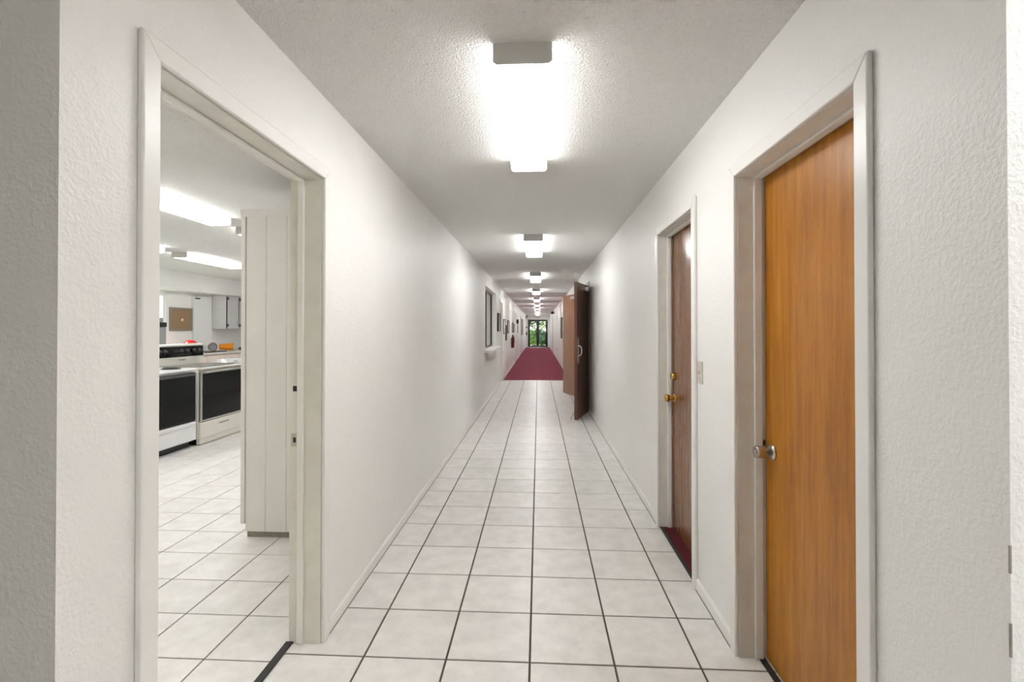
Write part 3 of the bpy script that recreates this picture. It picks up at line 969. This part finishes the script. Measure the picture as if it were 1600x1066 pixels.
obj('wall_bracket', nb(XL, XL + 0.012, c[1] - 0.03, c[1] + 0.03, 0.85, 1.05), M['steel'], fe)

# ------------------------------------------------------------------ kitchen
# tall panelled cupboard seen in the doorway
PX0, PX1, PY0, PY1, PZ = -1.957, XLK - 0.002, 3.157, 3.80, 2.188
pc = empty('tall_cupboard', ((PX0 + PX1) / 2, (PY0 + PY1) / 2, 0), 'tall white cupboard clad in vertical boards inside the kitchen doorway', 'cupboard')
obj('carcass', nb(PX0 + 0.012, PX1, PY0 + 0.014, PY1, 0.0, PZ - 0.005), M['bare'], pc)
bx = PX0 + 0.004
bw = 0.141
bmeshd = None
k = 0
while bx < PX1 - 0.02:
    x1 = min(bx + bw, PX1)
    b = bmesh.new()
    if x1 - bx > 0.13:
        c_ = 0.006
        prism(b, [(bx, PY0 + 0.014), (bx, PY0 + 0.004), (bx + c_, PY0), (x1 - c_, PY0), (x1, PY0 + 0.004), (x1, PY0 + 0.014)], 'Z', 0.042, PZ - 0.05)
    else:
        box(b, bx, x1, PY0, PY0 + 0.014, 0.042, PZ - 0.05)
    obj('board', b, M['panel'], pc)
    bx += bw
    k += 1
obj('corner_trim', nb(PX0 - 0.026, PX0 + 0.004, PY0 - 0.006, PY0 + 0.03, 0.093, PZ - 0.05, 0.003), M['panel'], pc)
obj('crown_trim', prism(bmesh.new(), [(PY0 + 0.014, PZ - 0.05), (PY0 - 0.004, PZ - 0.05), (PY0 - 0.014, PZ - 0.008), (PY0 - 0.014, PZ), (PY0 + 0.014, PZ)], 'X', PX0 - 0.028, PX1), M['panel'], pc)
obj('side_panel', nb(PX0, PX0 + 0.012, PY0 + 0.03, PY1, 0.042, PZ - 0.005), M['panel'], pc)
obj('top_panel', nb(PX0 - 0.02, PX1, PY0 + 0.014, PY1, PZ - 0.005, PZ), M['panel'], pc)

# ranges: fronts face +X
def make_range(y0, y1, xf, body, label, style):
    xb = xf - 0.66
    r = empty('range', ((xf + xb) / 2, (y0 + y1) / 2, 0), label, 'oven range', 'ranges in the kitchen')
    obj('body', nb(xb, xf - 0.03, y0, y1, 0.07, 0.90, 0.004), body, r)
    obj('kick_base', nb(xb + 0.02, xf - 0.07, y0 + 0.01, y1 - 0.01, 0.0, 0.07), M['black_plastic'], r)
    obj('cooktop', nb(xb, xf + 0.005, y0 - 0.002, y1 + 0.002, 0.90, 0.925, 0.006, 2), body, r)
    # oven door
    dz0, dz1 = (0.305, 0.875) if style == 'white' else (0.275, 0.885)
    dr = obj('oven_door', nb(xf - 0.03, xf, y0 + 0.004, y1 - 0.004, dz0, dz1, 0.004), M['black_plastic'] if style == 'white' else M['steel'], r)
    iy = 0.004 if style == 'white' else 0.035
    obj('door_glass', nb(xf, xf + 0.004, y0 + 0.004 + iy, y1 - 0.004 - iy * 0.3, dz0 + (0.012 if style == 'white' else 0.02), dz1 - 0.035, 0.001), M['black_glass'], dr)
    obj('door_trim', nb(xf, xf + 0.004, y0 + 0.004, y1 - 0.004, dz1 - 0.032, dz1 - 0.026), M['steel'], dr)
    h = bmesh.new()
    tube(h, [(xf, y0 + 0.05, dz1 - 0.015), (xf + 0.04, y0 + 0.06, dz1 - 0.015), (xf + 0.04, y1 - 0.06, dz1 - 0.015), (xf, y1 - 0.05, dz1 - 0.015)], 0.009, 8)
    obj('door_handle', h, M['black_plastic'] if style == 'white' else M['steel'], dr)
    # storage drawer
    if style == 'white':
        dw = obj('drawer', nb(xf - 0.03, xf + 0.012, y0 + 0.004, y1 - 0.004, 0.085, 0.30, 0.008, 2), body, r)
        obj('drawer_lip', nb(xf + 0.004, xf + 0.024, y0 + 0.03, y1 - 0.03, 0.262, 0.285, 0.006, 2), body, dw)
    else:
        dw = obj('drawer', nb(xf - 0.03, xf + 0.004, y0 + 0.004, y1 - 0.004, 0.075, 0.268, 0.005), body, r)
        ym = (y0 + y1) / 2
        obj('drawer_pull', nb(xf + 0.003, xf + 0.009, ym - 0.10, ym + 0.10, 0.195, 0.222, 0.002), M['plate'], dw)
        obj('pull_slot', nb(xf + 0.0085, xf + 0.0096, ym - 0.09, ym + 0.09, 0.203, 0.215), M['bare'], dw)
        obj('toe_panel', nb(xf - 0.05, xf - 0.006, y0 + 0.004, y1 - 0.004, 0.012, 0.072), body, r)
    # top
    if style == 'white':
        for (ux, uy, ur) in ((-0.2, 0.25, 0.09), (-0.2, -0.2, 0.075), (-0.45, 0.22, 0.075), (-0.45, -0.2, 0.09)):
            cx, cy_ = xf + ux, (y0 + y1) / 2 + uy
            bn = obj('drip_pan', lathe(bmesh.new(), [(0, 0), (ur + 0.012, 0), (ur + 0.012, 0.006), (ur, 0.003), (0, 0.002)], (cx, cy_, 0.925), (0, 0, 1), 20), M['black_metal'], r)
            pts = []
            for i in range(44):
                a = i * 0.42
                rr = 0.012 + (ur - 0.014) * i / 43
                pts.append((cx + rr * math.cos(a), cy_ + rr * math.sin(a), 0.936))
            obj('coil', tube(bmesh.new(), pts, 0.005, 6), M['black_metal'], bn)
    else:
        obj('glass_top', nb(xb + 0.09, xf - 0.03, y0 + 0.03, y1 - 0.03, 0.925, 0.929), M['cooktop'], r)
    # backguard
    bg = obj('backguard', prism(bmesh.new(), [(xb, 0.925), (xb + 0.085, 0.925), (xb + 0.07, 1.185), (xb + 0.055, 1.195), (xb, 1.195)], 'Y', y0, y1), body, r)
    obj('control_panel', prism(bmesh.new(), [(xb + 0.0795, 1.03), (xb + 0.0835, 1.03), (xb + 0.0765, 1.165), (xb + 0.0725, 1.165)], 'Y', y0 + 0.01, y1 - 0.004), M['black_glass'], bg)
    for yy in (y1 - 0.08, y1 - 0.18, y1 - 0.31, y1 - 0.41, y0 + 0.17, y0 + 0.08):
        obj('control_knob', lathe(bmesh.new(), [(0, 0), (0.03, 0), (0.03, 0.006), (0.021, 0.008), (0.018, 0.028), (0, 0.03)], (xb + 0.079, yy, 1.10), (1, 0, 0.05), 16), M['knob_grey'], bg)
    obj('display', nb(xb + 0.079, xb + 0.0815, (y0 + y1) / 2 - 0.10, (y0 + y1) / 2 + 0.02, 1.085, 1.12), M['knob_grey'], bg)
    obj('vent_trim', nb(xb + 0.082, xb + 0.092, (y0 + y1) / 2 - 0.03, (y0 + y1) / 2 + 0.08, 0.985, 1.002, 0.002), M['steel'], bg)
    return r
make_range(4.79, 5.555, -4.045, M['white_enamel'], 'white range with black glass door, nearer the doorway edge', 'white')
make_range(5.605, 6.465, -4.02, M['bisque'], 'bisque range with glass cooktop and black control panel', 'bisque')

# counter with base cabinets along the kitchen side wall
CX = -6.27
co = empty('kitchen_counter', (-6.55, 9.8, 0), 'long kitchen counter with cream cabinet fronts under the window', 'counter')
obj('worktop', nb(KX0 + 0.003, CX, 7.0, KY1 - 0.01, 0.89, 0.93, 0.005), M['counter'], co)
obj('carcass', nb(KX0 + 0.003, CX - 0.04, 7.0, KY1 - 0.01, 0.10, 0.89), M['cab_cream'], co)
obj('kick_base', nb(KX0 + 0.003, CX - 0.09, 7.02, KY1 - 0.03, 0, 0.10), M['black_plastic'], co)
yy = 7.02
while yy < KY1 - 0.3:
    d_ = obj('door', nb(CX - 0.04, CX - 0.02, yy + 0.005, yy + 0.475, 0.12, 0.70, 0.003), M['cab_cream'], co)
    obj('handle', nb(CX - 0.02, CX - 0.008, yy + 0.41, yy + 0.43, 0.58, 0.68, 0.003), M['steel'], d_)
    w_ = obj('drawer', nb(CX - 0.04, CX - 0.02, yy + 0.005, yy + 0.475, 0.715, 0.87, 0.003), M['cab_cream'], co)
    obj('handle', nb(CX - 0.02, CX - 0.008, yy + 0.19, yy + 0.29, 0.785, 0.80, 0.003), M['steel'], w_)
    yy += 0.48
dr = obj('open_drawer', nb(-6.27, -5.93, 9.02, 9.46, 0.70, 0.715), M['white_enamel'], co)
for a in ((-5.95, -5.93, 9.02, 9.46), (-6.27, -5.95, 9.02, 9.035), (-6.27, -5.95, 9.445, 9.46)):
    obj('drawer_side', nb(*a, 0.715, 0.815), M['white_enamel'], dr)
obj('handle', nb(-5.93, -5.915, 9.2, 9.3, 0.755, 0.77, 0.003), M['steel'], dr)

# wall cabinet under the soffit
wc = empty('wall_cabinet', (-6.68, 10.3, 1.385), 'grey and white wall cabinet hung under the soffit', 'cabinet')
obj('carcass', nb(KX0 + 0.002, -6.55, 9.90, 10.72, 1.385, 2.098, 0.004), M['cab_white'], wc)
for i, (a, b) in enumerate(((9.915, 10.29), (10.325, 10.70))):
    d_ = obj('door', nb(-6.545, -6.525, a, b, 1.39, 2.08, 0.004), M['cab_grey'], wc)
    for z in (1.44, 2.0):
        obj('hinge', nb(-6.525, -6.513, a - 0.012, a + 0.02, z, z + 0.05), M['bronze'], d_)
    obj('handle', nb(-6.525, -6.510, b - 0.06, b - 0.045, 1.45, 1.53, 0.003), M['steel'], d_)
    obj('door_gap', nb(-6.55, -6.535, a - 0.014, a - 0.001, 1.40, 2.07), M['black_plastic'], wc)
obj('door_gap', nb(-6.55, -6.535, 10.29, 10.31, 1.40, 2.07), M['black_plastic'], wc)

# window, door and cork board on the kitchen side wall
kw = empty('window_2', (KX0, 7.9, KW[2]), 'bright kitchen window at the left edge of the doorway', 'window', kind='structure')
g = 0.05
obj('frame', nb(KX0 - 0.1, KX0 - 0.02, KW[0], KW[0] + g, KW[2], KW[3]), M['trim'], kw)
obj('frame', nb(KX0 - 0.1, KX0 - 0.02, KW[1] - g, KW[1], KW[2], KW[3]), M['trim'], kw)
obj('frame', nb(KX0 - 0.1, KX0 - 0.02, KW[0] + g, KW[1] - g, KW[3] - g, KW[3]), M['trim'], kw)
obj('frame', nb(KX0 - 0.1, KX0 - 0.02, KW[0] + g, KW[1] - g, KW[2], KW[2] + g), M['trim'], kw)
obj('pane', nb(KX0 - 0.07, KX0 - 0.064, KW[0] + g, KW[1] - g, KW[2] + g, KW[3] - g), M['glass'], kw)
kd = empty('door_10', (KX0 + 0.02, 9.55, 0.94), 'bright white door beside the cork board at the back of the kitchen', 'door', kind='structure')
obj('door_leaf', nb(KX0 + 0.001, KX0 + 0.035, 9.435, 9.83, 0.94, 2.05, 0.004), M['white_enamel'], kd)
obj('leaf_edge', nb(KX0 + 0.001, KX0 + 0.05, 9.30, 9.43, 0.94, 2.04, 0.004), M['white_enamel'], kd)
obj('closer', nb(KX0 + 0.05, KX0 + 0.065, 9.33, 9.46, 1.985, 2.01, 0.003), M['bronze'], kd)
cb = empty('cork_board', (KX0, 9.0, 1.352), 'cork notice board with grey frame on the kitchen wall', 'notice board')
obj('board', nb(KX0, KX0 + 0.018, 8.74, 9.255, 1.385, 1.762), M['cork'], cb)
for a in ((8.705, 8.74, 1.352, 1.794), (9.255, 9.29, 1.352, 1.794), (8.74, 9.255, 1.352, 1.385), (8.74, 9.255, 1.762, 1.794)):
    obj('frame', nb(KX0, KX0 + 0.024, *a), M['pewter'], cb)
obj('paper_tag', lathe(bmesh.new(), [(0, 0.018), (0.028, 0.018), (0.028, 0.022), (0, 0.022)], (KX0, 9.02, 1.56), (1, 0, 0), 14), M['paper'], cb)

# things on the counter
def at_counter(name, prof, o, axis, mat, label, cat):
    return tag(obj(name, lathe(bmesh.new(), prof, o, axis, 28), mat, base=(o[0], o[1], 0.93)), label, cat)
BOWL = [(0.0, 0.0), (0.05, 0.0), (0.075, 0.02), (0.115, 0.075), (0.135, 0.125), (0.13, 0.126), (0.11, 0.078), (0.07, 0.026), (0.0, 0.01)]
JUG = [(0.0, 0.0), (0.048, 0.0), (0.055, 0.01), (0.066, 0.12), (0.078, 0.25), (0.082, 0.262), (0.076, 0.262), (0.062, 0.12), (0.048, 0.012), (0.0, 0.012)]
at_counter('mixing_bowl', JUG, (-6.655, 9.83, 1.014), (0.83, 0.56, 0.0), M['orange'], 'tapered orange plastic bowl lying on its side on the counter', 'bowl')
cl = empty('colander', (-6.63, 9.55, 0.93), 'plum coloured colander lying beside the orange bowl', 'colander')
obj('shell', lathe(bmesh.new(), [(r_ * 0.66, t_ * 0.9) for r_, t_ in BOWL], (-6.67, 9.57, 1.022), (0.88, -0.47, 0.0), 28), M['plum'], cl)
obj('liner', lathe(bmesh.new(), [(0.0, 0.05), (0.072, 0.085), (0.078, 0.105), (0.07, 0.10), (0.0, 0.06)], (-6.67, 9.57, 1.022), (0.88, -0.47, 0.0), 24), M['grey_plastic'], cl)
at_counter('mixing_bowl', [(0.13, 0.0), (0.128, 0.12), (0.115, 0.19), (0.07, 0.24), (0.0, 0.255)], (-6.5, 8.78, 0.932), (0, 0, 1), M['red'], 'red bowl upside down behind the range control panel', 'bowl')
pn = empty('frying_pan', (-6.52, 10.45, 0.93), 'black frying pan on the counter right of the orange bowl', 'pan')
obj('pan_body', lathe(bmesh.new(), [(0, 0), (0.10, 0), (0.13, 0.045), (0.126, 0.045), (0.098, 0.006), (0, 0.006)], (-6.52, 10.5, 0.93), (0, 0, 1), 24), M['black_metal'], pn)
obj('handle', tube(bmesh.new(), [(-6.44, 10.39, 0.97), (-6.40, 10.2, 0.99), (-6.39, 10.05 + 0.1, 0.99)], 0.011, 8), M['black_metal'], pn)
rk = empty('dish_rack', (-6.45, 9.7, 0.93), 'low black wire tray on the counter edge', 'tray')
obj('tray', nb(-6.44, -6.29, 9.05, 9.55, 0.93, 0.945, 0.004), M['black_metal'], rk)
cm = empty('coffee_maker', (-6.45, 7.91, 0.93), 'grey coffee maker at the left edge of the doorway view', 'coffee maker')
obj('body', nb(-6.58, -6.36, 7.80, 8.02, 0.93, 1.42, 0.012), M['grey_plastic'], cm)
obj('top_band', nb(-6.582, -6.355, 7.795, 8.025, 1.42, 1.50, 0.008), M['black_plastic'], cm)
obj('lid', nb(-6.56, -6.40, 7.82, 8.0, 1.50, 1.58, 0.01), M['grey_plastic'], cm)
obj('spout', nb(-6.36, -6.31, 7.88, 7.96, 1.0, 1.06, 0.006), M['black_plastic'], cm)
